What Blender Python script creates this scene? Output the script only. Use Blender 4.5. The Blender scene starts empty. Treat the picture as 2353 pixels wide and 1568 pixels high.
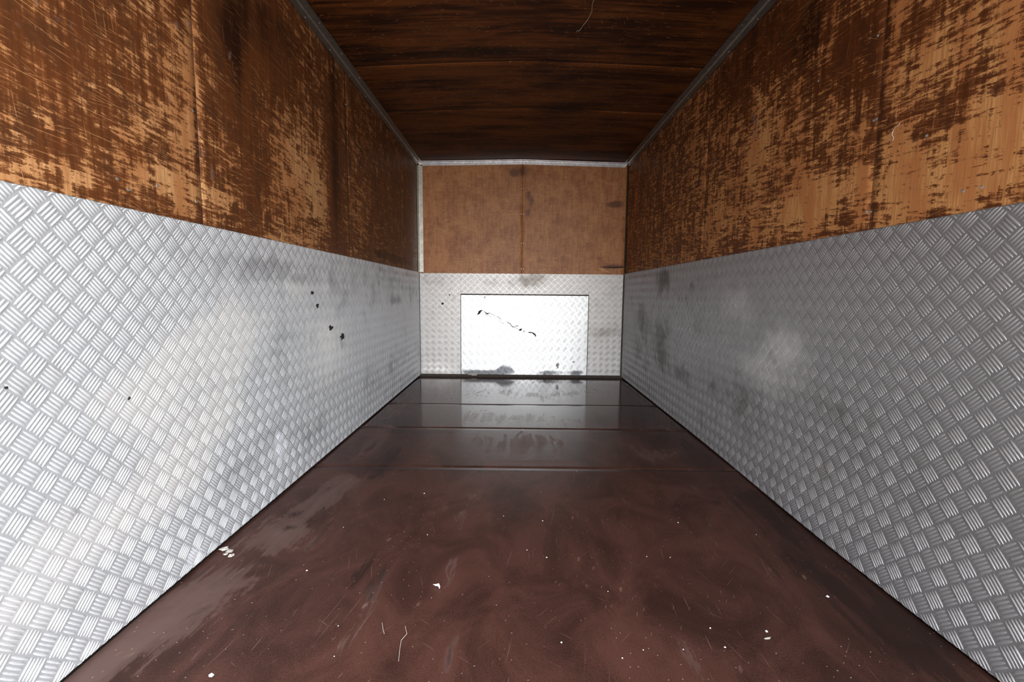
import bpy, math, random
import numpy as np
from mathutils import Matrix, Vector

C = bpy.context.scene.collection
S = bpy.context.scene
random.seed(4)
rng = np.random.default_rng(7)

# ------------------------------------------------------------------ camera
PITCH, YAW, ROLL = 0.10324, -0.007706, 0.008575
FPX = 1060.12
CAMZ = 0.8179
XL, XR = -0.9467, 1.0533          # inner faces of the side walls
D = 4.5335                        # back wall
ZS = 1.0157                       # top edge of the tread plate
ZC = 2.055                        # ceiling at the side walls
Y0 = -0.30                        # open rear end of the load box

def cam_axes():
    cy, sy, cp, sp = math.cos(YAW), math.sin(YAW), math.cos(PITCH), math.sin(PITCH)
    f = Vector((sy*cp, cy*cp, -sp)); r = Vector((cy, -sy, 0)); u = r.cross(f)
    return (r*math.cos(ROLL)+u*math.sin(ROLL), -r*math.sin(ROLL)+u*math.cos(ROLL), f)
CR, CU, CF = cam_axes()
CAM = Vector((0, 0, CAMZ))
cd = bpy.data.cameras.new('camera'); cam = bpy.data.objects.new('camera', cd); C.objects.link(cam)
cam.matrix_world = Matrix(((CR.x, CU.x, -CF.x, 0), (CR.y, CU.y, -CF.y, 0), (CR.z, CU.z, -CF.z, CAMZ), (0, 0, 0, 1)))
cd.sensor_width = 36; cd.lens = 36*FPX/2353; cd.clip_start = 0.02; cd.clip_end = 100
S.camera = cam

# ------------------------------------------------------------------ daylight through the open rear end
SKY = 6.0
w = bpy.data.worlds.new('world'); S.world = w; w.use_nodes = True
wt = w.node_tree; wt.nodes.clear()
def wn(t, **k):
    n = wt.nodes.new(t)
    for a, b in k.items(): setattr(n, a, b)
    return n
tc = wn('ShaderNodeTexCoord'); sp = wn('ShaderNodeSeparateXYZ'); wt.links.new(tc.outputs['Generated'], sp.inputs[0])
hz = wn('ShaderNodeMapRange', interpolation_type='SMOOTHSTEP'); wt.links.new(sp.outputs['Z'], hz.inputs[0])
hz.inputs[1].default_value = -0.06; hz.inputs[2].default_value = 0.05
sd = wn('ShaderNodeMapRange', interpolation_type='SMOOTHSTEP'); wt.links.new(sp.outputs['X'], sd.inputs[0])
sd.inputs[1].default_value = -0.75; sd.inputs[2].default_value = 0.55; sd.inputs[3].default_value = 0.38; sd.inputs[4].default_value = 1.42
mixc = wn('ShaderNodeMix', data_type='RGBA'); wt.links.new(hz.outputs[0], mixc.inputs[0])
mixc.inputs[6].default_value = (0.40, 0.39, 0.37, 1)       # pale yard surface
mixc.inputs[7].default_value = (0.93, 0.965, 1.0, 1)        # bright overcast sky
bg = wn('ShaderNodeBackground'); wt.links.new(mixc.outputs[2], bg.inputs[0])
ml = wn('ShaderNodeMath', operation='MULTIPLY'); wt.links.new(sd.outputs[0], ml.inputs[0]); ml.inputs[1].default_value = SKY
wt.links.new(ml.outputs[0], bg.inputs[1])
wo = wn('ShaderNodeOutputWorld'); wt.links.new(bg.outputs[0], wo.inputs[0])

ld = bpy.data.lights.new('daylight_portal', 'AREA'); ld.shape = 'RECTANGLE'; ld.size = XR-XL; ld.size_y = ZC
ld.cycles.is_portal = True
lo = bpy.data.objects.new('daylight_portal', ld); C.objects.link(lo)
lo.location = ((XL+XR)/2, Y0, ZC/2); lo.rotation_euler = (math.radians(90), 0, 0)

S.view_settings.view_transform = 'Standard'; S.view_settings.look = 'None'
S.view_settings.gamma = 1; S.view_settings.use_curve_mapping = False
S.view_settings.exposure = 0.90
S.cycles.max_bounces = 7

# ------------------------------------------------------------------ helpers
def ray(px, py):
    return CF + CR*((px-1176.5)/FPX) - CU*((py-784)/FPX)
def hit(px, py, ax, v):
    d = ray(px, py); t = (v-CAM[ax])/d[ax]; return CAM + d*t
def onL(px, py): p = hit(px, py, 0, XL); return (p.y, p.z)
def onR(px, py): p = hit(px, py, 0, XR); return (p.y, p.z)
def onB(px, py): p = hit(px, py, 1, D); return (p.x, p.z)
def onF(px, py): p = hit(px, py, 2, 0); return (p.x, p.y)
def onC(px, py): p = hit(px, py, 2, ZC+0.02); return (p.x, p.y)

def mesh_np(name, V, F, mat, parent=None, smooth=False):
    """V (n,3) array, F list of index tuples or (m,4) array"""
    me = bpy.data.meshes.new(name)
    if isinstance(F, np.ndarray):
        me.vertices.add(len(V)); me.vertices.foreach_set('co', np.asarray(V, np.float32).ravel())
        m, k = F.shape
        me.loops.add(m*k); me.loops.foreach_set('vertex_index', F.astype(np.int32).ravel())
        me.polygons.add(m); me.polygons.foreach_set('loop_start', np.arange(0, m*k, k, dtype=np.int32))
        me.update(calc_edges=True)
    else:
        me.from_pydata([tuple(v) for v in V], [], F); me.update()
    me.materials.append(mat)
    if smooth is True:
        me.polygons.foreach_set('use_smooth', [True]*len(me.polygons))
    o = bpy.data.objects.new(name, me); C.objects.link(o)
    if parent: o.parent = parent
    return o
def tag(o, label=None, cat=None, group=None, kind=None):
    if label: o['label'] = label
    if cat: o['category'] = cat
    if group: o['group'] = group
    if kind: o['kind'] = kind
    return o
def empty(name, loc=(0, 0, 0)):
    o = bpy.data.objects.new(name, None); o.location = loc; C.objects.link(o); return o

def slab(name, origin, U, W, N, lu, lw, th, mat, parent=None, step=0.03, bend=None, maps=None, bev=0.0015):
    """board: grid front face over (u in 0..lu, w in 0..lw), thickness th away from the normal N.
    bend(u,w)->offset along N ; maps {attr: fn(u,w)->value}"""
    nu = max(1, int(round(lu/step))); nw = max(1, int(round(lw/step)))
    us = np.concatenate(([0, bev], np.linspace(0, lu, nu+1)[1:-1], [lu-bev, lu]))
    ws = np.concatenate(([0, bev], np.linspace(0, lw, nw+1)[1:-1], [lw-bev, lw]))
    UU, WW = np.meshgrid(us, ws, indexing='ij')
    off = bend(UU, WW) if bend else np.zeros_like(UU)
    edge = (UU < 1e-9) | (UU > lu-1e-9) | (WW < 1e-9) | (WW > lw-1e-9)
    off = off - edge*bev
    O, U, W, N = map(np.array, (origin, U, W, N))
    V = O + UU[..., None]*U + WW[..., None]*W + off[..., None]*N
    a, b = UU.shape
    V = V.reshape(-1, 3); idx = np.arange(a*b).reshape(a, b)
    q = np.stack([idx[:-1, :-1], idx[1:, :-1], idx[1:, 1:], idx[:-1, 1:]], -1).reshape(-1, 4)
    flip = np.dot(np.cross(U, W), N) < 0
    if flip: q = q[:, ::-1]
    # rim + back
    rim = np.concatenate([idx[:, 0], idx[-1, 1:], idx[-2::-1, -1], idx[0, -2:0:-1]])
    Vb = V[rim] - N*th; nb = len(V); bi = nb+np.arange(len(rim))
    r2 = np.roll(rim, -1); b2 = np.roll(bi, -1)
    s = np.stack([rim, bi, b2, r2], -1)
    if flip: s = s[:, ::-1]
    V = np.concatenate([V, Vb]); q = np.concatenate([q, s])
    o = mesh_np(name, V, q, mat, parent)
    if maps:
        uu = np.concatenate([UU.ravel(), UU.ravel()[rim]]); ww = np.concatenate([WW.ravel(), WW.ravel()[rim]])
        for k, fn in maps.items():
            at = o.data.attributes.new(k, 'FLOAT', 'POINT')
            at.data.foreach_set('value', np.clip(fn(uu, ww), -2, 2).astype(np.float32))
    return o

def blobs(lst, base=0.0):
    """soft elliptical patches: (u, v, ru, rv, amp)"""
    def fn(u, v):
        r = np.full_like(u, base, dtype=float)
        for (cu, cv, ru, rv, a) in lst:
            r = r + a*np.exp(-(((u-cu)/ru)**2 + ((v-cv)/rv)**2))
        return r
    return fn

def box_mesh(cx, cy, cz, sx, sy, sz, V, F):
    i = len(V)
    for dx in (-.5, .5):
        for dy in (-.5, .5):
            for dz in (-.5, .5): V.append((cx+dx*sx, cy+dy*sy, cz+dz*sz))
    for f in ((0, 1, 3, 2), (4, 6, 7, 5), (0, 4, 5, 1), (2, 3, 7, 6), (0, 2, 6, 4), (1, 5, 7, 3)):
        F.append(tuple(i+k for k in f))

# ------------------------------------------------------------------ node helper
class NT:
    def __init__(s, name):
        s.m = bpy.data.materials.new(name); s.m.use_nodes = True; s.t = s.m.node_tree
        s.t.nodes.clear()
        s.out = s.t.nodes.new('ShaderNodeOutputMaterial'); s.b = s.t.nodes.new('ShaderNodeBsdfPrincipled')
        s.t.links.new(s.b.outputs[0], s.out.inputs[0])
    def set(s, sock, v):
        if v is None: return
        if isinstance(v, bpy.types.NodeSocket): s.t.links.new(v, sock)
        elif isinstance(v, (tuple, list)) and sock.type == 'RGBA' and len(v) == 3: sock.default_value = (*v, 1)
        else: sock.default_value = v
    def pos(s):
        return s.t.nodes.new('ShaderNodeNewGeometry').outputs['Position']
    def mapping(s, scale=(1, 1, 1), rot=(0, 0, 0), loc=(0, 0, 0), src=None):
        # rotate first, then stretch
        v = src or s.pos()
        if any(rot):
            r = s.t.nodes.new('ShaderNodeVectorRotate'); r.rotation_type = 'EULER_XYZ'
            s.set(r.inputs['Vector'], v); r.inputs['Rotation'].default_value = rot; v = r.outputs[0]
        n = s.t.nodes.new('ShaderNodeMapping'); s.set(n.inputs['Vector'], v)
        n.inputs['Scale'].default_value = scale; n.inputs['Location'].default_value = loc
        return n.outputs[0]
    def noise(s, vec, scale=1, detail=4, rough=.55, dist=0.0, lac=2.0):
        n = s.t.nodes.new('ShaderNodeTexNoise'); s.set(n.inputs['Vector'], vec)
        n.inputs['Scale'].default_value = scale; n.inputs['Detail'].default_value = detail
        n.inputs['Roughness'].default_value = rough; n.inputs['Distortion'].default_value = dist
        n.inputs['Lacunarity'].default_value = lac
        return n.outputs[0]
    def voro(s, vec, scale, feature='F1', rand=1.0, out='Distance'):
        n = s.t.nodes.new('ShaderNodeTexVoronoi'); n.feature = feature; s.set(n.inputs['Vector'], vec)
        n.inputs['Scale'].default_value = scale; n.inputs['Randomness'].default_value = rand
        return n.outputs[out]
    def math(s, op, a, b=None, c=None, clamp=False):
        n = s.t.nodes.new('ShaderNodeMath'); n.operation = op; n.use_clamp = clamp
        s.set(n.inputs[0], a); s.set(n.inputs[1], b)
        if c is not None: s.set(n.inputs[2], c)
        return n.outputs[0]
    def add(s, a, b): return s.math('ADD', a, b)
    def mul(s, a, b): return s.math('MULTIPLY', a, b)
    def ramp(s, x, a, b, lo=0.0, hi=1.0, smooth=True):
        n = s.t.nodes.new('ShaderNodeMapRange'); n.interpolation_type = 'SMOOTHSTEP' if smooth else 'LINEAR'
        s.set(n.inputs[0], x); n.inputs[1].default_value = a; n.inputs[2].default_value = b
        n.inputs[3].default_value = lo; n.inputs[4].default_value = hi
        return n.outputs[0]
    def mix(s, f, a, b, mode='MIX'):
        n = s.t.nodes.new('ShaderNodeMix'); n.data_type = 'RGBA'; n.blend_type = mode
        s.set(n.inputs[0], f); s.set(n.inputs[6], a); s.set(n.inputs[7], b)
        return n.outputs[2]
    def attr(s, name):
        n = s.t.nodes.new('ShaderNodeAttribute'); n.attribute_name = name; return n.outputs['Fac']
    def band(s, x, c, w):
        """1 where x is within w of c: thin contour lines"""
        d = s.math('ABSOLUTE', s.math('SUBTRACT', x, c))
        return s.ramp(d, w*0.4, w, 1.0, 0.0)
    def scratches(s, plane, ang, length, width, dens, loc=(0, 0, 0), gate=(.45, .6)):
        """straight tapering scratches of about length x width (m) lying at angle ang in the plane ('x' walls, 'z' floor)"""
        a = math.sqrt(dens*width/length); b = a*length/width; rr = a*length/2   # one mark per cell
        if plane == 'x': v = s.mapping((0, a, b), rot=(ang, 0, 0), loc=loc)
        elif plane == 'y': v = s.mapping((a, 0, b), rot=(0, ang, 0), loc=loc)
        else: v = s.mapping((b, a, 0), rot=(0, 0, ang), loc=loc)
        q = s.t.nodes.new('ShaderNodeSeparateXYZ'); s.set(q.inputs[0], v)
        c = s.t.nodes.new('ShaderNodeCombineXYZ')
        i, j = {'x': (1, 2), 'y': (0, 2), 'z': (0, 1)}[plane]
        s.t.links.new(q.outputs[i], c.inputs[0]); s.t.links.new(q.outputs[j], c.inputs[1])
        vn = s.t.nodes.new('ShaderNodeTexVoronoi'); vn.voronoi_dimensions = '2D'; vn.inputs['Scale'].default_value = 1.0
        s.t.links.new(c.outputs[0], vn.inputs['Vector']); d = vn.outputs['Distance']
        m = s.ramp(d, rr*.55, rr, 1, 0)
        g = s.noise(s.mapping((1, 1, 1), loc=(loc[0]*3+1, loc[1]+5, loc[2])), 3.2, 4, .65)
        return s.mul(m, s.ramp(g, gate[0], gate[1]))
    def bump(s, h, strength=.3, dist=.002, normal=None):
        n = s.t.nodes.new('ShaderNodeBump'); n.inputs['Strength'].default_value = strength
        n.inputs['Distance'].default_value = dist; s.set(n.inputs['Height'], h)
        if normal is not None: s.set(n.inputs['Normal'], normal)
        return n.outputs[0]
    def done(s, color=None, rough=None, metal=None, normal=None, spec=None, coat=None):
        s.set(s.b.inputs['Base Color'], color); s.set(s.b.inputs['Roughness'], rough)
        s.set(s.b.inputs['Metallic'], metal); s.set(s.b.inputs['Normal'], normal)
        s.set(s.b.inputs['Specular IOR Level'], spec); s.set(s.b.inputs['Coat Weight'], coat)
        return s.m
def srgb(r, g, b):
    f = lambda c: (c/255/12.92) if c/255 <= .04045 else ((c/255+.055)/1.055)**2.4
    return (f(r), f(g), f(b))

# ------------------------------------------------------------------ materials
def simple(name, col, rough=.5, metal=0.0):
    n = NT(name); v = n.noise(n.pos(), 35, 4, .6)
    c = n.mix(n.ramp(v, .3, .7), tuple(x*.8 for x in col), tuple(min(1, x*1.15) for x in col))
    return n.done(c, rough, metal)

def side_wood(name, seed, bare, bare2, varn, dark, tilt):
    """scuffed varnished plywood on a side wall: surface spans Y (length) and Z (height)"""
    n = NT(name)
    P = n.pos()
    L = (seed*3.1, seed*1.7, seed*5.3)
    gr = n.noise(n.mapping((1, 22, 1.1), loc=L), 3.2, 6, .62)                      # upright wood grain
    gr2 = n.noise(n.mapping((1, 90, 3), loc=L), 3.0, 4, .6)
    hs = n.noise(n.mapping((1, 2.6, 24), rot=(tilt, 0, 0), loc=L), 3.4, 8, .76, .35)  # long level scuffs
    hs2 = n.noise(n.mapping((1, 8, 44), rot=(tilt*2.6, 0, 0), loc=L), 2.6, 8, .74, .5)
    bl = n.noise(n.mapping((1, 6.5, 5.0), loc=L), 2.3, 9, .76, .8)                  # blotches
    bl2 = n.noise(n.mapping((1, 9, 2.2), loc=(9, 4, seed)), 1.3, 4, .6)
    wear = n.attr('wear')
    m = n.add(wear, n.mul(n.math('SUBTRACT', hs, .5), 1.55))
    m = n.add(m, n.mul(n.math('SUBTRACT', hs2, .5), 1.0))
    m = n.add(m, n.mul(n.math('SUBTRACT', bl, .5), 1.25))
    m = n.add(m, n.mul(n.math('SUBTRACT', gr, .5), .6))
    m = n.add(m, n.mul(n.math('SUBTRACT', bl2, .5), .55))
    m = n.add(m, n.mul(n.math('SUBTRACT', gr2, .5), .35))
    mask = n.ramp(m, .50, .545)
    half = n.ramp(m, .30, .56)
    pit = n.noise(n.mapping((1, 16, 14), loc=L), 5.0, 8, .8, .6)
    mask = n.mul(mask, n.ramp(n.add(n.mul(pit, 1.0), n.mul(n.math('SUBTRACT', m, .55), .9)), .40, .47))
    # straight scratches at several slants
    sc = None
    for k, (ang, ln, wd, dn) in enumerate([(tilt, .22, .0016, 55), (tilt*4, .14, .0013, 90), (-tilt*3, .10, .0012, 80), (tilt*9, .09, .0012, 70), (1.45, .07, .0016, 90), (tilt*2, .05, .0012, 420), (tilt*.3, .028, .0014, 900)]):
        b = n.scratches('x', ang, ln, wd, dn, loc=(0, k*7.3+seed, k*3.1), gate=(.42, .58))
        sc = b if sc is None else n.math('MAXIMUM', sc, b)
    varnc = n.mix(n.ramp(gr, .35, .7), tuple(c*.72 for c in varn), varn)
    varnc = n.mix(n.ramp(n.noise(n.mapping((1, 7, 5), loc=(1, seed, 6)), 2.0, 8, .7, .5), .45, .62, 0, .7), varnc, tuple(c*k for c, k in zip(varn, (.50, .62, .85))))
    dk = n.add(n.attr('stain'), n.mul(n.math('SUBTRACT', n.noise(n.mapping((1, 7, .7), loc=L), 1.4, 5, .6), .5), 1.5))
    varnc = n.mix(n.ramp(dk, .25, .85), varnc, dark)
    tone = n.mix(n.ramp(bl2, .4, .62), bare, bare2)
    tone = n.mix(n.ramp(gr2, .3, .75), tone, tuple(c*.80 for c in bare2))
    tone = n.mix(n.ramp(dk, .45, 1.2), tone, tuple(c*.42 for c in bare2))
    mid = n.mix(.5, varn, bare2)
    col = n.mix(n.mul(half, .55), varnc, mid)
    col = n.mix(mask, col, tone)
    col = n.mix(n.mul(sc, .7), col, tone)
    # a few grey smears
    sm = n.ramp(n.noise(n.mapping((1, 6, 3), loc=(3, 3, seed)), 2.1, 5, .6), .66, .74)
    col = n.mix(n.mul(sm, .45), col, srgb(128, 108, 100))
    ro = n.ramp(m, .3, .6, .46, .68)
    nm = n.bump(n.add(n.mul(hs, -.5), n.mul(gr2, .25)), .35, .0012)
    return n.done(col, ro, 0.0, nm, .22)

M = {}
M['woodL'] = side_wood('scuffed_plywood_left', 1.0, srgb(192, 146, 98), srgb(166, 110, 66), srgb(98, 55, 28), srgb(44, 23, 12), .05)
M['woodR'] = side_wood('scuffed_plywood_right', 2.0, srgb(206, 152, 94), srgb(180, 117, 68), srgb(98, 53, 26), srgb(48, 25, 12), -.06)

def back_wood():
    n = NT('back_plywood')
    gr = n.noise(n.mapping((16, 1, 1.8)), 2.6, 9, .7, .5)
    hs = n.noise(n.mapping((5, 1, 28)), 2.5, 9, .72, .6)
    bl = n.noise(n.mapping((4, 1, 4)), 1.5, 8, .72, .8)
    x = n.add(n.add(n.mul(gr, .38), n.mul(hs, .26)), n.mul(bl, .55))
    col = n.mix(n.ramp(x, .47, .72), srgb(150, 90, 50), srgb(190, 130, 80))
    sc = None
    for k, (ang, ln, wd, dn) in enumerate([(0, .05, .005, 150), (1.57, .05, .005, 150), (.6, .06, .003, 50), (1.5, .012, .006, 300)]):
        q = n.scratches('y', ang, ln, wd, dn, loc=(k*3.3, 0, k*5.1), gate=(.45, .55))
        sc = q if sc is None else n.math('MAXIMUM', sc, q)
    col = n.mix(n.mul(sc, .6), col, srgb(96, 50, 26))
    lt = n.math('MAXIMUM', n.scratches('y', 1.5, .06, .005, 160, loc=(8, 0, 2), gate=(.42, .55)), n.scratches('y', .04, .06, .005, 160, loc=(3, 0, 9), gate=(.42, .55)))
    col = n.mix(n.mul(lt, .45), col, srgb(206, 156, 106))
    dk = n.add(n.attr('stain'), n.mul(n.math('SUBTRACT', bl, .5), 2.4))
    col = n.mix(n.mul(n.ramp(dk, .3, 1.1), .85), col, srgb(88, 46, 24))
    fl = n.ramp(n.voro(n.mapping((30, 1, 60)), 1.6), .05, .12, 1, 0)
    col = n.mix(n.mul(fl, .45), col, srgb(80, 42, 22))
    ln = n.band(n.noise(n.mapping((5, 1, 5), loc=(3, 2, 1)), 1.1, 2, .5), .5, .006)
    col = n.mix(n.mul(ln, .25), col, srgb(90, 50, 26))
    return n.done(col, .5, 0, n.bump(gr, .2, .001), .4)
M['woodB'] = back_wood()

def ceil_wood():
    n = NT('ceiling_plywood')
    gr = n.noise(n.mapping((1.2, 26, 1)), 2.2, 6, .65, .15)
    bl = n.noise(n.mapping((1.0, 3.0, 1)), 1.7, 8, .62, .4)
    x = n.add(n.mul(gr, .5), n.mul(bl, .6))
    col = n.mix(n.ramp(x, .44, .66), srgb(42, 18, 6), srgb(98, 53, 20))
    dk = n.add(n.attr('stain'), n.mul(n.math('SUBTRACT', n.noise(n.mapping((1.3, 6, 1)), 1.8, 6, .65), .5), 1.6))
    col = n.mix(n.mul(n.ramp(dk, .2, .8), .85), col, srgb(26, 12, 6))
    sc = None
    for k, (ang, ln, wd, dn) in enumerate([(.3, .05, .0018, 60), (1.2, .06, .0018, 60), (-.9, .04, .0018, 60), (2.2, .035, .002, 60), (1.5, .02, .003, 160)]):
        b = n.scratches('z', ang, ln, wd, dn, loc=(k*5.3, k*2.1, 0), gate=(.45, .6))
        sc = b if sc is None else n.math('MAXIMUM', sc, b)
    col = n.mix(n.mul(sc, .55), col, srgb(190, 140, 95))
    ck = n.ramp(n.noise(n.mapping((9, 34, 1)), 2.2, 3, .6), .68, .71)
    col = n.mix(n.mul(ck, .5), col, srgb(176, 118, 66))
    return n.done(col, .58, 0, n.bump(gr, .2, .001), .12)
M['woodC'] = ceil_wood()

def floor_mat():
    n = NT('phenolic_floor')
    P = n.pos()
    bl = n.noise(n.mapping((2.4, 1.6, 1)), 2.0, 8, .68, .8)
    st = n.noise(n.mapping((11, 1.5, 1), rot=(0, 0, .05)), 2.2, 8, .72, .5)     # drag marks along the box
    cr = n.noise(n.mapping((1.2, 16, 1)), 1.8, 5, .6, .2)
    fine = n.noise(n.mapping((90, 90, 1)), 3, 3, .6)
    base = n.mix(n.ramp(n.add(n.mul(bl, .6), n.mul(fine, .4)), .38, .62), srgb(50, 32, 27), srgb(78, 50, 43))
    dust_sheen = n.add(n.attr('dust_sheen'), n.add(n.mul(n.math('SUBTRACT', st, .5), 1.7), n.mul(n.math('SUBTRACT', bl, .5), 1.5)))
    dm = n.mul(n.ramp(dust_sheen, .32, .43), n.ramp(dust_sheen, .3, 1.0, .55, 1.0))
    col = n.mix(n.mul(dm, .8), base, srgb(94, 75, 70))
    dark = n.add(n.attr('dark'), n.add(n.mul(n.math('SUBTRACT', bl, .5), 1.6), n.mul(n.math('SUBTRACT', st, .5), 1.6)))
    km = n.ramp(dark, .30, .70)
    col = n.mix(n.mul(km, .75), col, srgb(32, 23, 20))
    sc = None
    for k, (ang, ln, wd, dn) in enumerate([(.18, .16, .0016, 26), (-.30, .10, .0014, 36), (.75, .07, .0014, 30), (-.95, .05, .0014, 30), (.05, .06, .0020, 90), (.4, .02, .0022, 160)]):
        b = n.scratches('z', ang, ln, wd, dn, loc=(k*4.4, k*9.1, 0), gate=(.50, .62))
        sc = b if sc is None else n.math('MAXIMUM', sc, b)
    col = n.mix(n.mul(sc, .35), col, srgb(150, 122, 112))
    ch = n.scratches('z', .3, .030, .011, 40, loc=(3, 8, 0), gate=(.50, .66))
    col = n.mix(n.mul(ch, .28), col, srgb(150, 118, 106))
    spk = n.math('MAXIMUM', n.scratches('z', .2, .0034, .0026, 420, loc=(1, 2, 0), gate=(.47, .6)), n.scratches('z', .9, .0050, .0030, 120, loc=(6, 2, 0), gate=(.5, .62)))
    col = n.mix(n.mul(spk, .6), col, srgb(190, 176, 166))
    gl = n.attr('gloss')
    ro = n.add(n.ramp(gl, 0, 1, .42, .12), n.mul(dm, .22))
    ro = n.add(ro, n.mul(n.math('SUBTRACT', cr, .5), .10))
    nm = n.bump(fine, .04, .001)
    return n.done(col, ro, 0, nm, .10)
M['floor'] = floor_mat()

def tread(name, base, basedark, rough, metal, hollow_dark):
    n = NT(name)
    bl = n.noise(n.mapping((3, 3, 3)), 1.4, 7, .62, .5)
    fine = n.noise(n.mapping((60, 60, 60)), 2.5, 4, .65)
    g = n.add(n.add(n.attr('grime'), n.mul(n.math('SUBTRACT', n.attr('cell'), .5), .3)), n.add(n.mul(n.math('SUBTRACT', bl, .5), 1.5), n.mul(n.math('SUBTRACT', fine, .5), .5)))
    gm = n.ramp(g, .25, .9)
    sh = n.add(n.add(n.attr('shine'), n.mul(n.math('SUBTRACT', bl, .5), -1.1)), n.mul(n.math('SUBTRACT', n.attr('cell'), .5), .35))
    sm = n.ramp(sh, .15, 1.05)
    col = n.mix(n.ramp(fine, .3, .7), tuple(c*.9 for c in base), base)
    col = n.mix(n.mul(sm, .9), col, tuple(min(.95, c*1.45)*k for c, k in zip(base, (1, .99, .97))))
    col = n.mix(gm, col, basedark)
    # hollows between the bars are darkened, bar crowns keep the full colour
    crest = n.attr('crown')
    col = n.mix(n.mul(n.mul(n.math('SUBTRACT', 1.0, crest, clamp=True), hollow_dark), n.ramp(sm, 0, 1, 1.0, .35)), col, n.mix(1.0, col, (.66, .665, .675), 'MULTIPLY'))
    # brown grease
    br = n.ramp(n.noise(n.mapping((4, 4, 4), loc=(4, 7, 1)), 1.5, 8, .7), .60, .74)
    col = n.mix(n.mul(br, .35), col, srgb(120, 98, 80))
    col = n.mix(n.ramp(n.add(n.attr('paint'), n.mul(n.math('SUBTRACT', fine, .5), .8)), .25, .8), col, (.93, .95, 1.0))
    ro = n.add(n.ramp(sh, .2, .9, rough, rough-.14), n.mul(n.math('SUBTRACT', fine, .5), .1))
    ro = n.add(ro, n.mul(gm, .1))
    return n.done(col, ro, metal, n.bump(fine, .08, .0006), .5)
M['treadL'] = tread('tread_plate_left', (.85, .868, .89), (.46, .46, .47), .44, .52, .85)  # stronger daylight on the left plate is painted into this paler base
M['treadR'] = tread('tread_plate_right', (.485, .475, .48), (.22, .21, .20), .44, .60, .8)  # dimmer daylight on the right plate is painted into this darker base
M['treadB'] = tread('tread_plate_back', (.66, .625, .60), (.36, .32, .28), .42, .60, .0)
M['hatch'] = tread('tread_plate_hatch', (.90, .90, .90), (.20, .20, .21), .44, .40, .0)
M['rail'] = simple('dull_aluminium_rail', (.24, .215, .19), .42, .85)
M['railB'] = simple('lit_aluminium_rail', (.78, .76, .78), .36, .85)  # light caught by the back rail is painted into its paler base
M['railV'] = simple('worn_corner_angle', (.60, .57, .50), .40, .7)
M['black'] = simple('black_gap', (.012, .010, .009), .8)
M['screw'] = simple('zinc_screw', (.70, .70, .70), .35, .9)
M['screwd'] = simple('rusty_screw', (.10, .085, .075), .5, .6)
M['shell'] = simple('dark_shell', (.05, .035, .025), .8)
M['chip'] = simple('white_paint_chip', (.86, .85, .84), .5)
M['dirt'] = simple('grey_dirt_crumb', (.40, .37, .33), .8)
M['hair'] = simple('pale_fibre', (.46, .40, .36), .7)
M['bareply'] = simple('bare_splinter', srgb(205, 150, 98), .7)

# ------------------------------------------------------------------ tread plate geometry
def bars(u0, u1, v0, v1, pu, pv, pu0, pv0, off, lenf=.95, wf=.38, h=.0016):
    """five raised lens-shaped bars per cell, alternate cells turned; returns (n,3) of (u,v,height) and quads"""
    cu, cv = [], []
    su = [-1, -.86, -.40, .40, .86, 1]
    K = 6
    prof = np.array([0, .66, 1, 1, .66, 0])
    wd = np.array([.04, .66, 1, 1, .66, .04])
    dA = np.array([pu, pv]); dA = dA/np.linalg.norm(dA)
    s = math.hypot(pu, pv)/2
    cells = []
    i0 = int((u0-pu0)/pu)-1; i1 = int((u1-pu0)/pu)+2; j0 = int((v0-pv0)/pv)-1; j1 = int((v1-pv0)/pv)+2
    for t in (0, 1):
        I, J = np.meshgrid(np.arange(i0, i1), np.arange(j0, j1), indexing='ij')
        c = np.stack([pu0+(I.ravel()+.5*t)*pu, pv0+(J.ravel()+.5*t)*pv], -1)
        ok = (c[:, 0] > u0-pu*.5) & (c[:, 0] < u1+pu*.5) & (c[:, 1] > v0-pv*.5) & (c[:, 1] < v1+pv*.5)
        c = c[ok]
        d = dA.copy()
        if t: d = np.array([-dA[0], dA[1]])
        step = np.array([dA[0], -dA[1]]) if t == 0 else np.array([dA[0], dA[1]])   # direction in which bars follow each other
        for k in range(5):
            cells.append((c + step*((k-2)*s*.192), np.tile(d, (len(c), 1)), np.tile([-d[1], d[0]], (len(c), 1))))
    c = np.concatenate([x[0] for x in cells]); d = np.concatenate([x[1] for x in cells]); n_ = np.concatenate([x[2] for x in cells])
    nb = len(c)
    jit = 1+rng.normal(0, .05, nb)
    L = s*lenf*.5*jit; Wd = s*.19*wf*(1+rng.normal(0, .07, nb)); Hh = h*(1+rng.normal(0, .12, nb))
    acr = [(-1, -.0003/h), (-.62, .66), (0, 1.0), (.62, .66), (1, -.0003/h)]
    cell = rng.random(len(cells[0][0])); cell2 = rng.random(len(cells[5][0]))
    cellv = np.concatenate([np.tile(cell, 5), np.tile(cell2, 5)])
    V = np.zeros((nb, K, 5, 4)); V[..., 3] = cellv[:, None, None]
    for a in range(K):
        for b, (w_, hh) in enumerate(acr):
            pt = c + d*(L*su[a])[:, None] + n_*(Wd*wd[a]*w_)[:, None]
            V[:, a, b, 0] = pt[:, 0]; V[:, a, b, 1] = pt[:, 1]
            V[:, a, b, 2] = (Hh*prof[a]*hh) if hh > 0 else -.0003
    V[..., 0] = np.clip(V[..., 0], u0+.0005, u1-.0005); V[..., 1] = np.clip(V[..., 1], v0+.0005, v1-.0005)
    q = []
    for a in range(K-1):
        for b in range(4):
            q.append([a*5+b, (a+1)*5+b, (a+1)*5+b+1, a*5+b+1])
    q = np.array(q)
    Q = (q[None] + (np.arange(nb)*K*5)[:, None, None]).reshape(-1, 4)
    return V.reshape(-1, 4), Q

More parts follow.
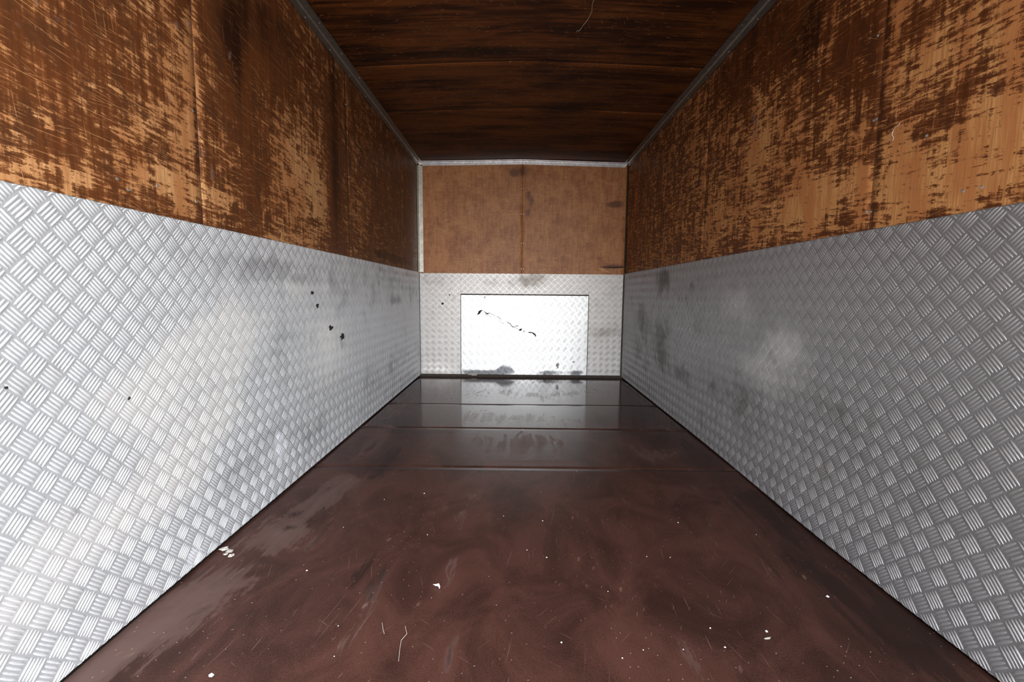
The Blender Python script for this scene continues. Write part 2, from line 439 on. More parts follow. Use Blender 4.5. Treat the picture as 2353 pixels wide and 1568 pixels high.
def plate(name, to3, nsign, polys, barset, mat, th, maps, step=.02, parent=None):
    """polys: list of (u0,u1,v0,v1) rectangles making the sheet; to3(u,v,h)->(n,3)"""
    Vs, Qs, n0, UV = [], [], 0, []
    for (u0, u1, v0, v1) in polys:
        nu = max(1, int((u1-u0)/step)); nv = max(1, int((v1-v0)/step))
        uu, vv = np.meshgrid(np.linspace(u0, u1, nu+1), np.linspace(v0, v1, nv+1), indexing='ij')
        idx = np.arange(uu.size).reshape(uu.shape)
        q = np.stack([idx[:-1, :-1], idx[1:, :-1], idx[1:, 1:], idx[:-1, 1:]], -1).reshape(-1, 4)
        V = np.stack([uu.ravel(), vv.ravel(), np.zeros(uu.size)], -1)
        rim = np.concatenate([idx[:, 0], idx[-1, 1:], idx[-2::-1, -1], idx[0, -2:0:-1]])
        Vb = V[rim].copy(); Vb[:, 2] = -th
        bi = len(V)+np.arange(len(rim))
        s = np.stack([rim, bi, np.roll(bi, -1), np.roll(rim, -1)], -1)
        V = np.concatenate([V, Vb]); q = np.concatenate([q, s])
        Vs.append(V); Qs.append(q+n0); n0 += len(V)
    nflat = sum(len(q) for q in Qs)
    for (V, Q) in barset:
        Vs.append(V); Qs.append(Q+n0); n0 += len(V)
    Vs = [V if V.shape[1] == 4 else np.concatenate([V, np.full((len(V), 1), .5)], 1) for V in Vs]
    V = np.concatenate(Vs); Q = np.concatenate(Qs)
    if nsign < 0: Q = Q[:, ::-1]
    X = to3(V[:, 0], V[:, 1], V[:, 2])
    o = mesh_np(name, X, Q, mat, parent)
    sm = np.zeros(len(Q), bool); sm[nflat:] = True
    o.data.polygons.foreach_set('use_smooth', sm)
    for k, fn in maps.items():
        at = o.data.attributes.new(k, 'FLOAT', 'POINT')
        at.data.foreach_set('value', np.clip(fn(V[:, 0], V[:, 1]), -2, 2).astype(np.float32))
    at = o.data.attributes.new('cell', 'FLOAT', 'POINT'); at.data.foreach_set('value', V[:, 3].astype(np.float32))
    at = o.data.attributes.new('crown', 'FLOAT', 'POINT')
    at.data.foreach_set('value', np.clip(V[:, 2]/.0009, 0, 1).astype(np.float32))
    return o

PT = .0600
# side plates -- (u = Y, v = Z)
def px_blobs(on, lst):
    r = []
    for (x, y, rx, ry, a) in lst:
        c = on(x, y); ex = on(x+rx, y); ey = on(x, y+ry)
        r.append((c[0], c[1], max(.03, abs(ex[0]-c[0])), max(.03, math.hypot(ey[0]-c[0], ey[1]-c[1])), a))
    return r
def bulgeR(u, v):   # the foot of the right plate is dented into the box
    return .020*np.exp(-((u-1.45)/.75)**2)*np.clip(1-v/.25, 0, 1)
def lL(u, v, h): return np.stack([XL+h, u, v], -1)
def lR(u, v, h): return np.stack([XR-h-bulgeR(u, v), u, v], -1)
gl = px_blobs(onL, [(640, 620, 130, 40, .30), (650, 700, 14, 60, .3), (640, 820, 26, 90, .40), (600, 1010, 60, 40, .30), (530, 1110, 60, 50, .35), (720, 860, 30, 60, .1), (890, 650, 80, 70, .35), (900, 860, 70, 60, .3),
                    (560, 610, 80, 50, .25), (700, 1000, 60, 50, .3), (300, 560, 120, 60, .15), (910, 690, 14, 10, .5), (200, 980, 40, 40, .25), (330, 1080, 60, 30, .25)])
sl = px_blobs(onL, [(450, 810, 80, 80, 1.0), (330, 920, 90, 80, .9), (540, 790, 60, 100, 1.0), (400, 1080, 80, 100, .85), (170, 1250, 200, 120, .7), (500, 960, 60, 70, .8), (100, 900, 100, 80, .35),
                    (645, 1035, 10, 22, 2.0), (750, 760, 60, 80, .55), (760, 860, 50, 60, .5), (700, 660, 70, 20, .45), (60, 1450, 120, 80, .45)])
bL = bars(Y0, D, .002, ZS, PT, PT, .890, .818+.152-.060*10, None)
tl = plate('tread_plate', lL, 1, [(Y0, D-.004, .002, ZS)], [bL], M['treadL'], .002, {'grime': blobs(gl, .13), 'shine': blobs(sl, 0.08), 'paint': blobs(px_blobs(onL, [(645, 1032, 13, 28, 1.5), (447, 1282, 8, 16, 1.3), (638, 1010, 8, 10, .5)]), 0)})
tag(tl, 'five-bar aluminium tread plate covering the lower left wall, stronger light painted in', 'metal sheet')
gr_ = px_blobs(onR, [(1500, 760, 40, 90, .25), (1470, 780, 14, 60, .3), (1525, 640, 16, 24, .7), (1520, 800, 16, 50, .6), (1560, 860, 40, 20, .35), (1650, 880, 60, 30, .30), (1720, 960, 90, 50, .25), (1900, 1020, 100, 60, .25), (1600, 650, 40, 20, .3), (1850, 1100, 80, 40, .2), (1940, 950, 30, 40, .3)])
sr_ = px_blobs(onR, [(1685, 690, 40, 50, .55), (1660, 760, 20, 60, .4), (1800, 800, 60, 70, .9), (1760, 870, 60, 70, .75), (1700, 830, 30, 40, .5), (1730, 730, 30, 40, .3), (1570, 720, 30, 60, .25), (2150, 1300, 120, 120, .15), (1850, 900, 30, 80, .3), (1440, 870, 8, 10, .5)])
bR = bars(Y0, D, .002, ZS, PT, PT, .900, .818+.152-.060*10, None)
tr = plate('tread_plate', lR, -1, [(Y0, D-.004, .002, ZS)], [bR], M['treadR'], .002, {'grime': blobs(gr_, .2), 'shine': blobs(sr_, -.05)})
tag(tr, 'five-bar aluminium tread plate covering the lower right wall, dimmer light painted in', 'metal sheet')
# back plate round the hatch -- (u = X, v = Z)
HX0, HX1, HZ = -.537, .708, .797
def lB(u, v, h): return np.stack([u, D-h, v], -1)
g = .006
rects = [(XL+.006, HX0-g, .012, ZS-.009), (HX1+g, XR-.012, .012, ZS-.009), (HX0-g, HX1+g, HZ+g+.006, ZS-.009)]
bb = [bars(r[0], r[1], r[2], r[3], PT*1.04, PT*.99, XL+.012, .03, None) for r in rects]
gb = px_blobs(onB, [(1225, 645, 40, 15, .6), (1130, 650, 100, 14, .25), (1390, 765, 30, 12, .5), (1000, 660, 40, 30, .3), (985, 740, 20, 60, .1), (1395, 700, 40, 80, .15)])
sb = px_blobs(onB, [(1010, 845, 50, 22, .7), (1390, 840, 40, 22, .35), (975, 760, 12, 100, .3), (1200, 660, 200, 20, .3)])
tb = plate('tread_plate', lB, -1, rects, bb, M['treadB'], .003, {'grime': blobs(gb, .12), 'shine': blobs(sb, -.05)}, step=.04)
tag(tb, 'grey tread plate framing the bright hatch on the lower back wall', 'metal sheet')
bh = bars(HX0, HX1, .012, HZ, .0685, .0885, HX0+.03, .05, None, lenf=.62, wf=.30, h=.0011)
gh = px_blobs(onB, [(1100, 858, 50, 9, 1.6), (1160, 850, 24, 14, 1.3), (1260, 858, 60, 8, 1.2), (1330, 858, 20, 8, .9), (1280, 838, 10, 10, .4)])
hp = plate('hatch_panel', lB, -1, [(HX0, HX1, .012, HZ)], [bh], M['hatch'], .003, {'grime': blobs(gh, -.25), 'shine': blobs([(0, .4, 3, .6, .7)], .2)}, step=.03)
tag(hp, 'bright white aluminium hatch sheet with a diagonal tear, in the back wall', 'hatch panel')

# ------------------------------------------------------------------ room shell
def shell(name, cx, cy, cz, sx, sy, sz):
    V, F = [], []; box_mesh(cx, cy, cz, sx, sy, sz, V, F)
    return tag(mesh_np(name, V, F, M['shell']), kind='structure')
LY = D-Y0
wl = shell('wall_left', XL-.030, Y0+LY/2, ZC/2, .03, LY+.06, ZC+.12)
wr = shell('wall_right', XR+.030, Y0+LY/2, ZC/2, .03, LY+.06, ZC+.12)
wb = shell('wall_back', (XL+XR)/2, D+.030, ZC/2, XR-XL+.09, .03, ZC+.12)
fl = shell('floor', (XL+XR)/2, Y0+LY/2, -.040, XR-XL+.09, LY+.06, .03)
ce = shell('ceiling', (XL+XR)/2, Y0+LY/2, ZC+.085, XR-XL+.09, LY+.06, .03)

def screw_head(name, p, N, r, mat, parent):
    """countersunk screw head: low dome with a cross slot"""
    N = Vector(N); T = N.orthogonal().normalized(); B = N.cross(T)
    V, F = [], []; k = 10
    for (rr, hh) in ((1, -.0006), (.95, .0007), (.6, .0012), (.34, .0012)):
        for i in range(k):
            a = 2*math.pi*i/k; V.append(Vector(p)+T*(r*rr*math.cos(a))+B*(r*rr*math.sin(a))+N*hh)
    for ring in range(3):
        for i in range(k):
            j = (i+1) % k; F.append((ring*k+i, ring*k+j, (ring+1)*k+j, (ring+1)*k+i))
    V.append(Vector(p)+N*.0002); c = len(V)-1
    for i in range(k): F.append((3*k+i, 3*k+(i+1) % k, c))
    return mesh_np(name, V, F, mat, parent)

# plywood on the side walls
seams = [Y0, .17, 1.425, 2.670, 3.915, D-.001]
wearL = px_blobs(onL, [(120, 90, 160, 90, -.12), (370, 290, 90, 80, .2), (430, 430, 110, 36, .34), (420, 130, 40, 120, .15), (700, 380, 50, 110, .30), (740, 480, 30, 60, .2),
                       (100, 400, 120, 40, .30), (570, 200, 40, 50, .12), (540, 100, 60, 170, -.34), (590, 430, 26, 120, -.22), (770, 400, 16, 200, -.3), (620, 100, 60, 120, -.32),
                       (860, 450, 60, 150, -.02), (830, 500, 14, 100, .15), (30, 200, 90, 100, .0), (670, 550, 60, 20, .25), (450, 60, 14, 200, .2), (250, 300, 60, 80, -.08)])
staL = px_blobs(onL, [(545, 150, 24, 200, .6), (775, 430, 14, 250, .7), (610, 60, 60, 90, .5), (905, 594, 34, 6, 1.6), (880, 582, 12, 8, .9), (520, 60, 40, 90, .4), (590, 450, 20, 90, .35), (930, 480, 14, 160, .4), (700, 120, 60, 60, .45), (830, 250, 40, 120, .3)])
wearR = px_blobs(onR, [(2280, 330, 110, 120, .34), (2250, 80, 90, 80, .12), (1850, 470, 110, 50, .36), (2050, 400, 80, 80, .28), (1750, 300, 30, 120, .22), (1820, 60, 110, 110, -.3), (1950, 130, 50, 100, -.25), (2100, 60, 60, 60, -.12),
                       (1500, 430, 60, 160, -.06), (1650, 500, 40, 60, .15), (1700, 140, 60, 90, -.28), (2010, 250, 12, 250, -.25), (2200, 260, 20, 120, -.15), (1590, 400, 20, 150, .05), (2150, 440, 100, 40, .25), (2110, 160, 50, 60, .15)])
staR = px_blobs(onR, [(1850, 90, 80, 100, .65), (2015, 150, 14, 160, .6), (1660, 250, 10, 160, .35), (1462, 450, 14, 180, .4), (1530, 330, 12, 160, .25), (1650, 300, 10, 200, .3), (2010, 420, 10, 100, .3), (1750, 60, 50, 60, .4), (1700, 200, 40, 90, .3)])
wL, sL, wR, sR = blobs(wearL, .36), blobs(staL, .0), blobs(wearR, .46), blobs(staR, -.05)
def sag(sd):
    return lambda u, w: .0012*np.sin(u*2.3+sd)*np.sin(w*2.9+sd*2)
for side, X, N, mat, wf, sf, par in (('left', XL, 1, M['woodL'], wL, sL, wl), ('right', XR, -1, M['woodR'], wR, sR, wr)):
    for i in range(5):
        y0, y1 = seams[i]+.0012, seams[i+1]-.0012
        z0 = ZS-.05
        org = (X-N*.0048, y0, z0)
        slab('plywood_panel', org, (0, 1, 0), (0, 0, 1), (N, 0, 0), y1-y0, ZC+.02-z0, .009, mat, par, step=.03, bend=sag(i),
             maps={'wear': (lambda u, w, y0=y0, z0=z0, f=wf: f(u+y0, w+z0)), 'stain': (lambda u, w, y0=y0, z0=z0, f=sf: f(u+y0, w+z0))})
pp = {'left': [o for o in wl.children], 'right': [o for o in wr.children]}
def panel_at(side, y):
    for i in range(5):
        if y < seams[i+1]: return pp[side][i]
    return pp[side][-1]
for side, on, X, N, pts in (('left', onL, XL-.0048, 1, [(274, 411), (299, 436), (366, 427), (455, 464), (437, 55), (447, 255), (797, 240), (797, 400), (797, 520)]),
                            ('right', onR, XR+.0048, -1, [(2208, 439), (2251, 430), (1987, 487), (1996, 487), (2004, 277), (2010, 274), (2013, 82), (1627, 250), (1625, 400), (1622, 540), (1877, 186), (2125, 312)])):
    for (x, y) in pts:
        q = on(x, y)
        screw_head('screw', (X, q[0], q[1]), (N, 0, 0), .0042, M['screw'], panel_at(side, q[0]))

# back wall plywood: two sheets
XM = onB(1200, 500)[0]
stB = px_blobs(onB, [(1200, 395, 40, 18, .7), (1410, 470, 22, 3, 1.5), (1404, 510, 4, 14, .6), (1214, 445, 5, 5, 1.0), (1222, 465, 2.5, 16, .9), (1214, 490, 6, 10, .7), (1180, 400, 10, 14, .5), (1425, 440, 12, 60, .6), (1210, 480, 8, 40, .5), (1040, 400, 20, 5, .5), (1000, 420, 10, 20, .3), (1000, 385, 300, 10, .35), (1430, 560, 12, 60, .5),
                     (1405, 613, 26, 3, 1.3), (975, 500, 10, 160, .3), (1350, 400, 90, 12, .2)])
sB = blobs(stB, -.05)
bp = []
for (x0, x1) in ((XL, XM-.001), (XM+.001, XR-.006)):
    z0 = ZS-.05
    bp.append(slab('plywood_panel', (x0, D+.0058, z0), (1, 0, 0), (0, 0, 1), (0, -1, 0), x1-x0, ZC+.05-z0, .009, M['woodB'], wb, step=.03, bend=sag(x0),
         maps={'stain': (lambda u, w, x0=x0, z0=z0: sB(u+x0, w+z0))}))
for (x, y) in [(1198, 433), (1203, 433), (1198, 492), (1203, 492), (1198, 559), (1203, 559), (1198, 618), (1203, 618), (1077, 427), (1078, 490), (1078, 553), (1139, 619), (1011, 488), (1345, 427), (1346, 490), (1264, 619)]:
    q = onB(x, y); screw_head('screw', (q[0], D+.0058, q[1]), (0, -1, 0), .0034, M['screw'], bp[0 if x < 1200 else 1])

# ceiling: pitched very slightly to a middle line, boards lie across the box
def crown(x, y):
    k = .020+.018*np.exp(-((y-2.6)/1.2)**2)
    t = np.clip(1-np.abs(x-XM)/1.0, 0, 1)
    return k*(t*.55+.45*(1-(1-t)**2))
cse = [Y0, .185, 1.42, onC(812, 149)[1], onC(885, 253)[1], D+.003]
stC = px_blobs(onC, [(1100, 130, 200, 14, .8), (850, 135, 60, 20, .5), (1550, 140, 60, 20, .6), (900, 190, 40, 20, .4), (1000, 340, 300, 12, .35), (1400, 300, 80, 30, .3), (1500, 60, 120, 50, .25), (830, 30, 60, 30, .25), (1250, 190, 100, 20, -.3), (1150, 160, 300, 20, -.2), (1050, 280, 200, 14, -.2)])
sC = blobs(stC, .0)
cp = []
for i in range(5):
    y0, y1 = cse[i]+.0015, cse[i+1]-.0015
    lift = .0022*(4-i)
    cp.append(slab('ceiling_panel', (XL, y0, ZC+.001+lift), (1, 0, 0), (0, 1, 0), (0, 0, -1), XR-XL, y1-y0, .008, M['woodC'], ce, step=.04,
         bend=(lambda u, w, y0=y0: -crown(u+XL, w+y0)),
         maps={'stain': (lambda u, w, y0=y0: sC(u+XL, w+y0))}))
for i, ys in ((3, cse[3]), (4, cse[4])):
    for k in range(10):
        x = XL+.12+k*.195
        screw_head('screw', (x, ys+.018*(-1)**k, ZC+.0005-0+float(crown(np.array(x), np.array(ys)))), (0, 0, -1), .0035, M['screwd'], cp[i if k % 2 == 0 else i-1])

# floor boards, each lying a touch out of level with the next
fse = [Y0, 2.103, 2.737, 3.345, D+.010]
duF = px_blobs(onF, [(640, 1230, 70, 40, .75), (500, 1340, 90, 50, .7), (330, 1470, 120, 70, .75), (180, 1560, 100, 40, .8), (780, 1110, 50, 25, .75), (730, 1150, 50, 25, .6), (870, 1000, 30, 40, .8), (920, 930, 26, 30, .7), (700, 1180, 60, 30, .4),  # dust bands, plus wall and hatch reflections and a seam highlight painted pale
                     (900, 1330, 90, 60, .22), (1500, 1330, 130, 60, .18), (1085, 1138, 20, 10, .7), (1060, 1170, 40, 20, .3), (1540, 990, 20, 40, .6), (1500, 1040, 60, 20, .35), (1250, 1062, 180, 6, .6), (1190, 1020, 200, 30, .5), (1190, 960, 200, 20, .45),
                     (1560, 1110, 40, 16, .35), (1640, 1480, 150, 30, .2), (1380, 1150, 30, 10, .25), (1290, 1170, 60, 14, .25), (700, 1480, 80, 60, .25), (1690, 1080, 30, 20, .4), (1200, 905, 240, 16, .35), (1050, 1250, 30, 60, .22)])
dkF = px_blobs(onF, [(1900, 1300, 130, 120, .65), (1750, 1150, 90, 60, .6), (880, 1060, 40, 50, .7), (930, 980, 20, 40, .6), (1480, 950, 50, 40, .6), (1620, 1060, 60, 30, .4), (560, 1320, 40, 20, .35), (2100, 1480, 140, 80, .6), (1100, 992, 260, 5, .5), (870, 1300, 40, 70, .45), (780, 1330, 60, 40, .4),
                     (1200, 873, 300, 5, .5), (700, 1130, 26, 12, .5), (1580, 1020, 20, 30, .5), (660, 1210, 60, 10, .5), (1100, 1080, 260, 5, .5), (760, 1200, 40, 60, .35), (420, 1440, 30, 60, .35), (1400, 900, 40, 60, .15)])
dF, kF = blobs(duF, .0), blobs(dkF, .0)
def gloss(x, y):
    return np.where(y > 2.737, 1.0, np.where(y > 2.103, .45, .30))
tilts = [0, 0, 0, 0, .000, .000]
for i in range(4):
    y0, y1 = fse[i]+.0005, fse[i+1]-.0005
    slab('floor_board', (XL+.001, y0, -.0035-.0004*(i % 2)), (1, 0, 0), (0, 1, 0), (0, 0, 1), XR-XL-.002, y1-y0, .018, M['floor'], fl, step=.03, bev=.0006,
         bend=(lambda u, w, i=i, y0=y0: .0005*np.sin((w+y0)*5.1+i)*np.sin(u*2.1+i)-.012*np.clip((w+y0-4.13)/.40, 0, 2)**2),
         maps={'dust_sheen': (lambda u, w, y0=y0: dF(u+XL, w+y0)), 'dark': (lambda u, w, y0=y0: kF(u+XL, w+y0)), 'gloss': (lambda u, w, y0=y0: gloss(u+XL, w+y0))})

# ------------------------------------------------------------------ aluminium trims
def extrude(name, prof, A, B, mat, endcut=None):
    """prof: list of offset vectors (3D) of the section polygon, swept from A to B; endcut shears the far end"""
    n = len(prof); V, F = [], []
    for k, P in enumerate((A, B)):
        for j, o in enumerate(prof):
            sh = Vector((0, 0, 0))
            if endcut: sh = endcut(k, Vector(o))
            V.append(Vector(P)+Vector(o)+sh)
    for j in range(n):
        jj = (j+1) % n; F.append((j, jj, n+jj, n+j))
    F.append(tuple(range(n))[::-1]); F.append(tuple(range(n, 2*n)))
    return mesh_np(name, V, F, mat)
def fixnormals(o):
    import bmesh
    b = bmesh.new(); b.from_mesh(o.data); bmesh.ops.recalc_face_normals(b, faces=b.faces); b.to_mesh(o.data); b.free()
fw, t = .040, .0022
for i, (X, s) in enumerate(((XL, 1), (XR, -1))):
    x0 = X-s*.001
    # angle: wall flange down, ceiling flange in, small rounded fold
    prof = [(0, 0, -fw), (s*t, 0, -fw), (s*t, 0, -.008), (s*.008, 0, -t), (s*fw, 0, -t+.0016), (s*fw, 0, 0+.0016), (0, 0, .001)]
    o = extrude('trim_%d' % (i+1), prof, (x0, Y0, ZC), (x0, D-.003, ZC), M['rail']); fixnormals(o)
    tag(o, kind='structure')
    for k in range(16):
        y = .25+k*.275
        screw_head('rivet', (x0+s*t, y, ZC-.027), (s, 0, 0), .0032, M['screw'], o)
        screw_head('rivet', (x0+s*.027, y+.09, ZC-t+.0012), (0, 0, -1), .0032, M['screw'], o)
zt = ZC
cz = .020
for i, (xa, xb, za, zb) in enumerate(((XL+.010, XM-.001, zt, zt+cz), (XM+.001, XR-.012, zt+cz, zt-.004))):
    n_ = Vector((0, -1, 0))
    prof = [(0, 0, -.038), (0, -t, -.038), (0, -t, -.006), (0, -.006, -t), (0, -.030, -t), (0, -.030, 0), (0, 0, 0)]
    def cut(k, o, i=i):
        if i == 0 and k == 0: return Vector((-(o.z)*.75-.012, 0, 0))
        if i == 1 and k == 1: return Vector(((o.z)*.85+.012, 0, 0))
        return Vector((0, 0, 0))
    o = extrude('trim_%d' % (i+3), prof, (xa, D, za), (xb, D, zb), M['railB'], cut); fixnormals(o)
    tag(o, kind='structure')
    for k in range(5):
        f = .03+.235*k
        x = xa+(xb-xa)*f; z = za+(zb-za)*f-.026
        screw_head('rivet', (x, D-t, z), (0, -1, 0), .0030, M['screwd'], o)
# left upright corner angle, above the tread plate
prof = [(0, 0, 0), (.002, 0, 0), (.002, 0, 0), (0, 0, 0)]
xa = XL-.001
prof = [(0, -.030, 0), (t, -.030, 0), (t, -.007, 0), (.007, -t, 0), (.046, -t, 0), (.046, .004, 0), (0, .004, 0)]
o = extrude('trim_5', prof, (xa, D, ZS+.001), (xa, D, ZC-.030), M['railV']); fixnormals(o); tag(o, kind='structure')
for k in range(4): screw_head('rivet', (xa+.026, D-t, ZS+.08+k*.30), (0, -1, 0), .003, M['screwd'], o)

# ------------------------------------------------------------------ punctures, tear, debris
def blotch(name, P, T, B, N, r1, r2, mat, parent, seed=0, k=14, h=.0008, lift=.0018, jag=.35):
    rr = random.Random(seed); V, F = [], []
    T, B, N, P = Vector(T), Vector(B), Vector(N), Vector(P)
    rad = [1+rr.uniform(-jag, jag) for _ in range(k)]
    for (s, hh) in ((1.0, -.001), (.96, lift), (.6, lift+h*.3)):
        for i in range(k):
            a = 2*math.pi*i/k
            V.append(P+T*(r1*s*rad[i]*math.cos(a))+B*(r2*s*rad[i]*math.sin(a))+N*hh)
    for ring in range(2):
        for i in range(k):
            j = (i+1) % k; F.append((ring*k+i, ring*k+j, (ring+1)*k+j, (ring+1)*k+i))
    F.append(tuple(range(2*k, 3*k)))
    return mesh_np(name, V, F, mat, parent)
# holes in the left plate
for s, (x, y, a, b) in enumerate([(717, 673, 3, 4), (729, 703, 3, 5), (760, 754, 4, 6), (786, 773, 5, 7), (14, 891, 4, 4), (296, 916, 3, 3)]):
    c = onL(x, y); e = onL(x+a, y); f = onL(x, y+b)
    blotch('puncture', (XL, c[0], c[1]), (0, 1, 0), (0, 0, 1), (1, 0, 0), abs(e[0]-c[0]), abs(f[1]-c[1]), M['black'], tl, s, jag=.4)
for s, (x, y, a, b) in enumerate([(1017, 698, 3, 3), (1033, 678, 2, 1.5)]):
    c = onB(x, y); m = 1/FPX*D
    blotch('puncture', (c[0], D, c[1]), (1, 0, 0), (0, 0, 1), (0, -1, 0), a*m, b*m, M['black'], tb, s+9)
# diagonal tear in the hatch: jagged dark slits with peeled lips
def strip(name, pts, wds, mat, parent, y=D, lift=.0018):
    V, F = [], []
    for i, (x, z) in enumerate(pts):
        a = pts[max(0, i-1)]; b = pts[min(len(pts)-1, i+1)]
        d = Vector((b[0]-a[0], 0, b[1]-a[1])).normalized(); nn = Vector((-d.z, 0, d.x))
        w_ = wds[i]
        V += [Vector((x, y-lift, z))+nn*w_, Vector((x, y-lift-.0006, z)), Vector((x, y-lift, z))-nn*w_]
    for i in range(len(pts)-1):
        for k in (0, 1): F.append((i*3+k, i*3+k+1, i*3+k+4, i*3+k+3))
    return mesh_np(name, V, F, mat, parent)
mpp = D/FPX
def tear(pl, wd, name='tear', mat='black', lift=.0018):
    pts = [onB(x, y) for x, y in pl]
    return strip(name, pts, [q*mpp for q in wd], M[mat], hp, lift=lift)
Z = lambda x, y: (1060+x/11.765, 670+y/11.765)
tear([Z(430, 625), Z(470, 600), Z(490, 560), Z(540, 515), Z(575, 500)], [1, 2.0, 3.0, 1.5, .3])
tear([Z(600, 505), Z(640, 560), Z(680, 595), Z(720, 605), Z(745, 575)], [.3, .8, 1.4, 1.4, .5])
tear([Z(745, 580), Z(820, 610), Z(880, 640), Z(905, 670)], [.5, .5, .6, .3])
tear([Z(945, 680), Z(1000, 690), Z(1050, 740), Z(1110, 780)], [.4, .8, .6, .4], mat='dirt')
tear([Z(1215, 790), Z(1270, 850), Z(1320, 870), Z(1350, 920), Z(1395, 965)], [.3, .7, .8, .8, 1.0])
tear([Z(1395, 965), Z(1440, 955), Z(1500, 930), Z(1540, 935)], [.8, .5, .9, .8])
tear([Z(1560, 1050), Z(1600, 1040), Z(1650, 1005)], [1.2, 2.6, .3])
tear([Z(1660, 1090), Z(1690, 1060), Z(1705, 1110)], [.4, .9, 1.0], mat='dirt')
tear([Z(1790, 1110), Z(1850, 1110), Z(1920, 1115), Z(1980, 1160), Z(2015, 1200), Z(2000, 1235)], [.3, 1.3, 1.2, 2.0, 1.2, .5])
tear([Z(650, 125), Z(635, 180)], [.5, 1.0])
# peeled lips: bright bent slivers standing off the sheet beside the tear
def lip(pl, out):
    pts = [onB(*q) for q in pl]; V, F = [], []
    for i, (x, z) in enumerate(pts):
        V += [(x, D-.001, z), (x+.002, D-.006-out*(.5+.5*math.sin(i*2.1)), z-.006)]
    for i in range(len(pts)-1): F.append((2*i, 2*i+1, 2*i+3, 2*i+2))
    mesh_np('torn_lip', V, F, M['hatch'], hp)
lip([Z(560, 520), Z(640, 610), Z(740, 640), Z(800, 690)], .006)
lip([Z(940, 690), Z(1020, 770), Z(1110, 850), Z(1150, 860)], .008)
lip([Z(1420, 960), Z(1500, 990), Z(1560, 1030)], .006)
# dents along the foot of the hatch
for s, (x, y, a, b) in enumerate([(1282, 838, 4, 6), (1318, 832, 4, 2), (1090, 860, 14, 2.5)]):
    c = onB(x, y); blotch('scuff', (c[0], D, c[1]), (1, 0, 0), (0, 0, 1), (0, -1, 0), a*mpp, b*mpp, M['dirt'], hp, s+30, jag=.6)

# splintered gouges in the back plywood
c = onB(1400, 613)
strip('gouge', [onB(1378, 613), onB(1392, 614.5), onB(1410, 615), onB(1434, 614)], [.3*mpp, 1.0*mpp, 1.3*mpp, 1.2*mpp], M['black'], bp[1], y=D+.0058, lift=.0008)
strip('splinter', [onB(1374, 616), onB(1385, 620), onB(1400, 626)], [.5*mpp, 3*mpp, .8*mpp], M['bareply'], bp[1], y=D+.0058, lift=.0012)
# dark gap at the right rear corner
V, F = [], []; box_mesh(XR-.004, D-.0005, (ZS+ZC)/2, .006, .004, ZC-ZS-.03, V, F)
tag(mesh_np('trim_6', V, F, M['black']), kind='structure')

# debris
def flake(name, x, y, pts3, mat, lab, cat, group=None):
    c = onF(x, y)
    V = [(c[0]+p[0], c[1]+p[1], -.0015+p[2]) for p in pts3]; n = len(V)
    V2 = V+[(p[0], p[1], p[2]+.0012) for p in V]
    F = [tuple(range(n))[::-1], tuple(range(n, 2*n))]+[(i, (i+1) % n, n+(i+1) % n, n+i) for i in range(n)]
    return tag(mesh_np(name, V2, F, mat), lab, cat, group)
flake('paint_chip', 1003, 1347, [(-.011, .008, .000), (-.002, .004, .003), (.006, .006, .004), (.011, -.004, .001), (.010, -.012, .000), (.005, -.003, .004), (-.003, -.003, .003), (-.004, .001, .002)], M['chip'], 'curled white paint chip on the middle of the red-brown floor', 'paint chip')
flake('paint_chip', 485, 1552, [(-.006, .001, 0), (-.002, .005, .001), (.006, .001, .001), (.004, -.004, 0), (-.003, -.003, 0)], M['chip'], 'shiny white fleck on the floor near the front left corner', 'fleck')
flake('paint_chip', 1762, 1452, [(-.002, .004, 0), (.002, .004, .001), (.003, 0, 0), (-.002, -.001, 0)], M['chip'], 'small white glint built as a fleck above a grey smear on the front right floor', 'fleck')  # specular dot on the floor, built as a solid white flake
flake('dirt_smear', 1762, 1466, [(-.008, -.002, 0), (.0, .000, .001), (.011, .003, 0), (.006, -.003, 0), (-.004, -.004, 0)], M['dirt'], 'thin grey dirt smear below the white fleck on the front right floor', 'dirt')
flake('paint_chip', 1902, 1371, [(-.004, .002, 0), (.002, .004, .001), (.004, -.001, 0), (-.001, -.004, 0)], M['chip'], 'lone pale fleck on the dark floor close to the right wall', 'fleck')
crumb = None
for k, (x, y, r) in enumerate([(517, 1262, .012), (527, 1268, .010), (531, 1277, .010), (519, 1273, .007), (508, 1262, .007)]):
    c = onF(x, y)
    V, F = [], []; rr = random.Random(k+3)
    for a in range(5):
        ph = math.pi*(a/4-.5)
        for b in range(7):
            th_ = 2*math.pi*b/7; j = 1+rr.uniform(-.35, .35)
            V.append((r*math.cos(ph)*math.cos(th_)*j, r*math.cos(ph)*math.sin(th_)*.9*j, r*.35*(math.sin(ph)*j+.95)))
    for a in range(4):
        for b in range(7): F.append((a*7+b, a*7+(b+1) % 7, (a+1)*7+(b+1) % 7, (a+1)*7+b))
    o = mesh_np('dirt_crumb', V, F, M['dirt']); o.location = (c[0], c[1], -.003)
    tag(o, 'pale crumb of dirt in the small heap at the foot of the left wall', 'crumb', 'crumbs by the left wall')
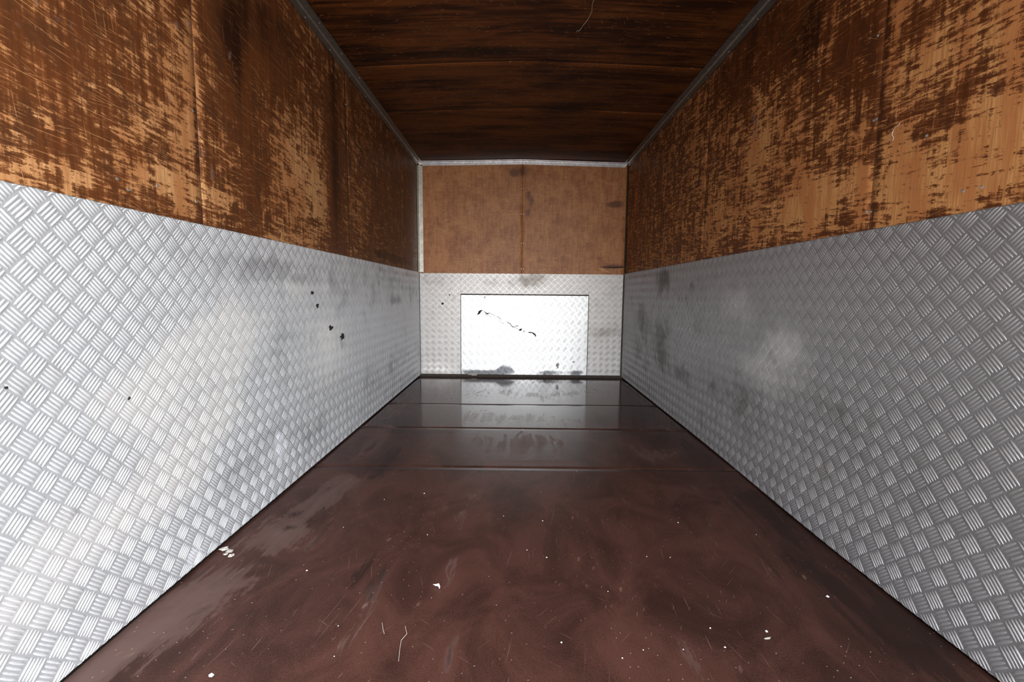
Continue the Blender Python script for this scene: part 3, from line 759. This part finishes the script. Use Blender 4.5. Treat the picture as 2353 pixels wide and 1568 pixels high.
# thin pale fibres
def fibre(name, pts, r, mat, lab, cat):
    V, F = [], []; P = [Vector(p) for p in pts]
    for i, p in enumerate(P):
        d = (P[min(i+1, len(P)-1)]-P[max(i-1, 0)]).normalized(); a_ = d.orthogonal().normalized(); b_ = d.cross(a_)
        for k in range(5):
            t_ = 2*math.pi*k/5; V.append(p+a_*(r*math.cos(t_))+b_*(r*math.sin(t_)))
    for i in range(len(P)-1):
        for k in range(5): F.append((i*5+k, i*5+(k+1) % 5, (i+1)*5+(k+1) % 5, (i+1)*5+k))
    F.append(tuple(range(5))[::-1]); F.append(tuple(range(len(V)-5, len(V))))
    return tag(mesh_np(name, V, F, mat), lab, cat)
def oc(x, y):
    p = onC(x, y); return (p[0], p[1], ZC-.003+float(crown(np.array(p[0]), np.array(p[1]))))
fibre('cobweb_strand', [oc(x, y) for x, y in [(1366, 0), (1361, 12), (1360, 30), (1350, 50), (1340, 62), (1332, 74), (1325, 76)]], .0011, M['hair'], 'pale cobweb strand hanging along the dark plywood ceiling', 'cobweb')
fibre('string_fibre', [(XR+.0030, *onR(x, y)) for x, y in [(2066, 282), (2062, 288), (2056, 292), (2050, 300), (2047, 310), (2051, 316), (2049, 324)]], .0010, M['hair'], 'short white fibre stuck to the plywood on the right wall', 'fibre')
for k, (pl) in enumerate([[(931, 1438), (935, 1455), (922, 1470), (918, 1495), (916, 1518)], [(878, 1430), (880, 1445), (883, 1455)]]):
    fibre('lint_thread', [(*onF(x, y), -.0022) for x, y in pl], .0006, M['hair'], ['long pale squiggle of lint on the front floor left of centre', 'short pale lint beside the longer squiggle on the front floor'][k], 'lint')
# small specks on the floor
k = 0
for (x, y) in [(1558, 1200), (1738, 1228), (982, 1228), (1247, 1196), (789, 1211), (1211, 1263), (1256, 1280), (1397, 1358), (768, 1507), (1666, 1486), (1486, 1278), (1475, 986), (1275, 1018), (1325, 1083), (1567, 959), (705, 1310), (777, 1437), (1478, 1492), (1632, 1442), (1570, 1491), (1430, 1511), (1290, 1475), (1540, 1280), (1157, 1185), (975, 1133), (883, 1147)]:
    r = .0016 if k % 3 else .0026
    c = onF(x, y); rr = random.Random(k)
    n = 6; V = []
    for zz, s in ((0, 1), (.0012, .8)):
        for i in range(n):
            a = 2*math.pi*i/n; j = rr.uniform(.6, 1.2); V.append((r*s*j*math.cos(a), r*s*j*math.sin(a), zz))
    F = [tuple(range(n))[::-1], tuple(range(n, 2*n))]+[(i, (i+1) % n, n+(i+1) % n, n+i) for i in range(n)]
    o = mesh_np('dust_speck', V, F, M['chip']); o.location = (c[0], c[1], -.0025)
    tag(o, 'tiny pale speck lying on the dark brown floor', 'speck', 'specks on the floor'); k += 1
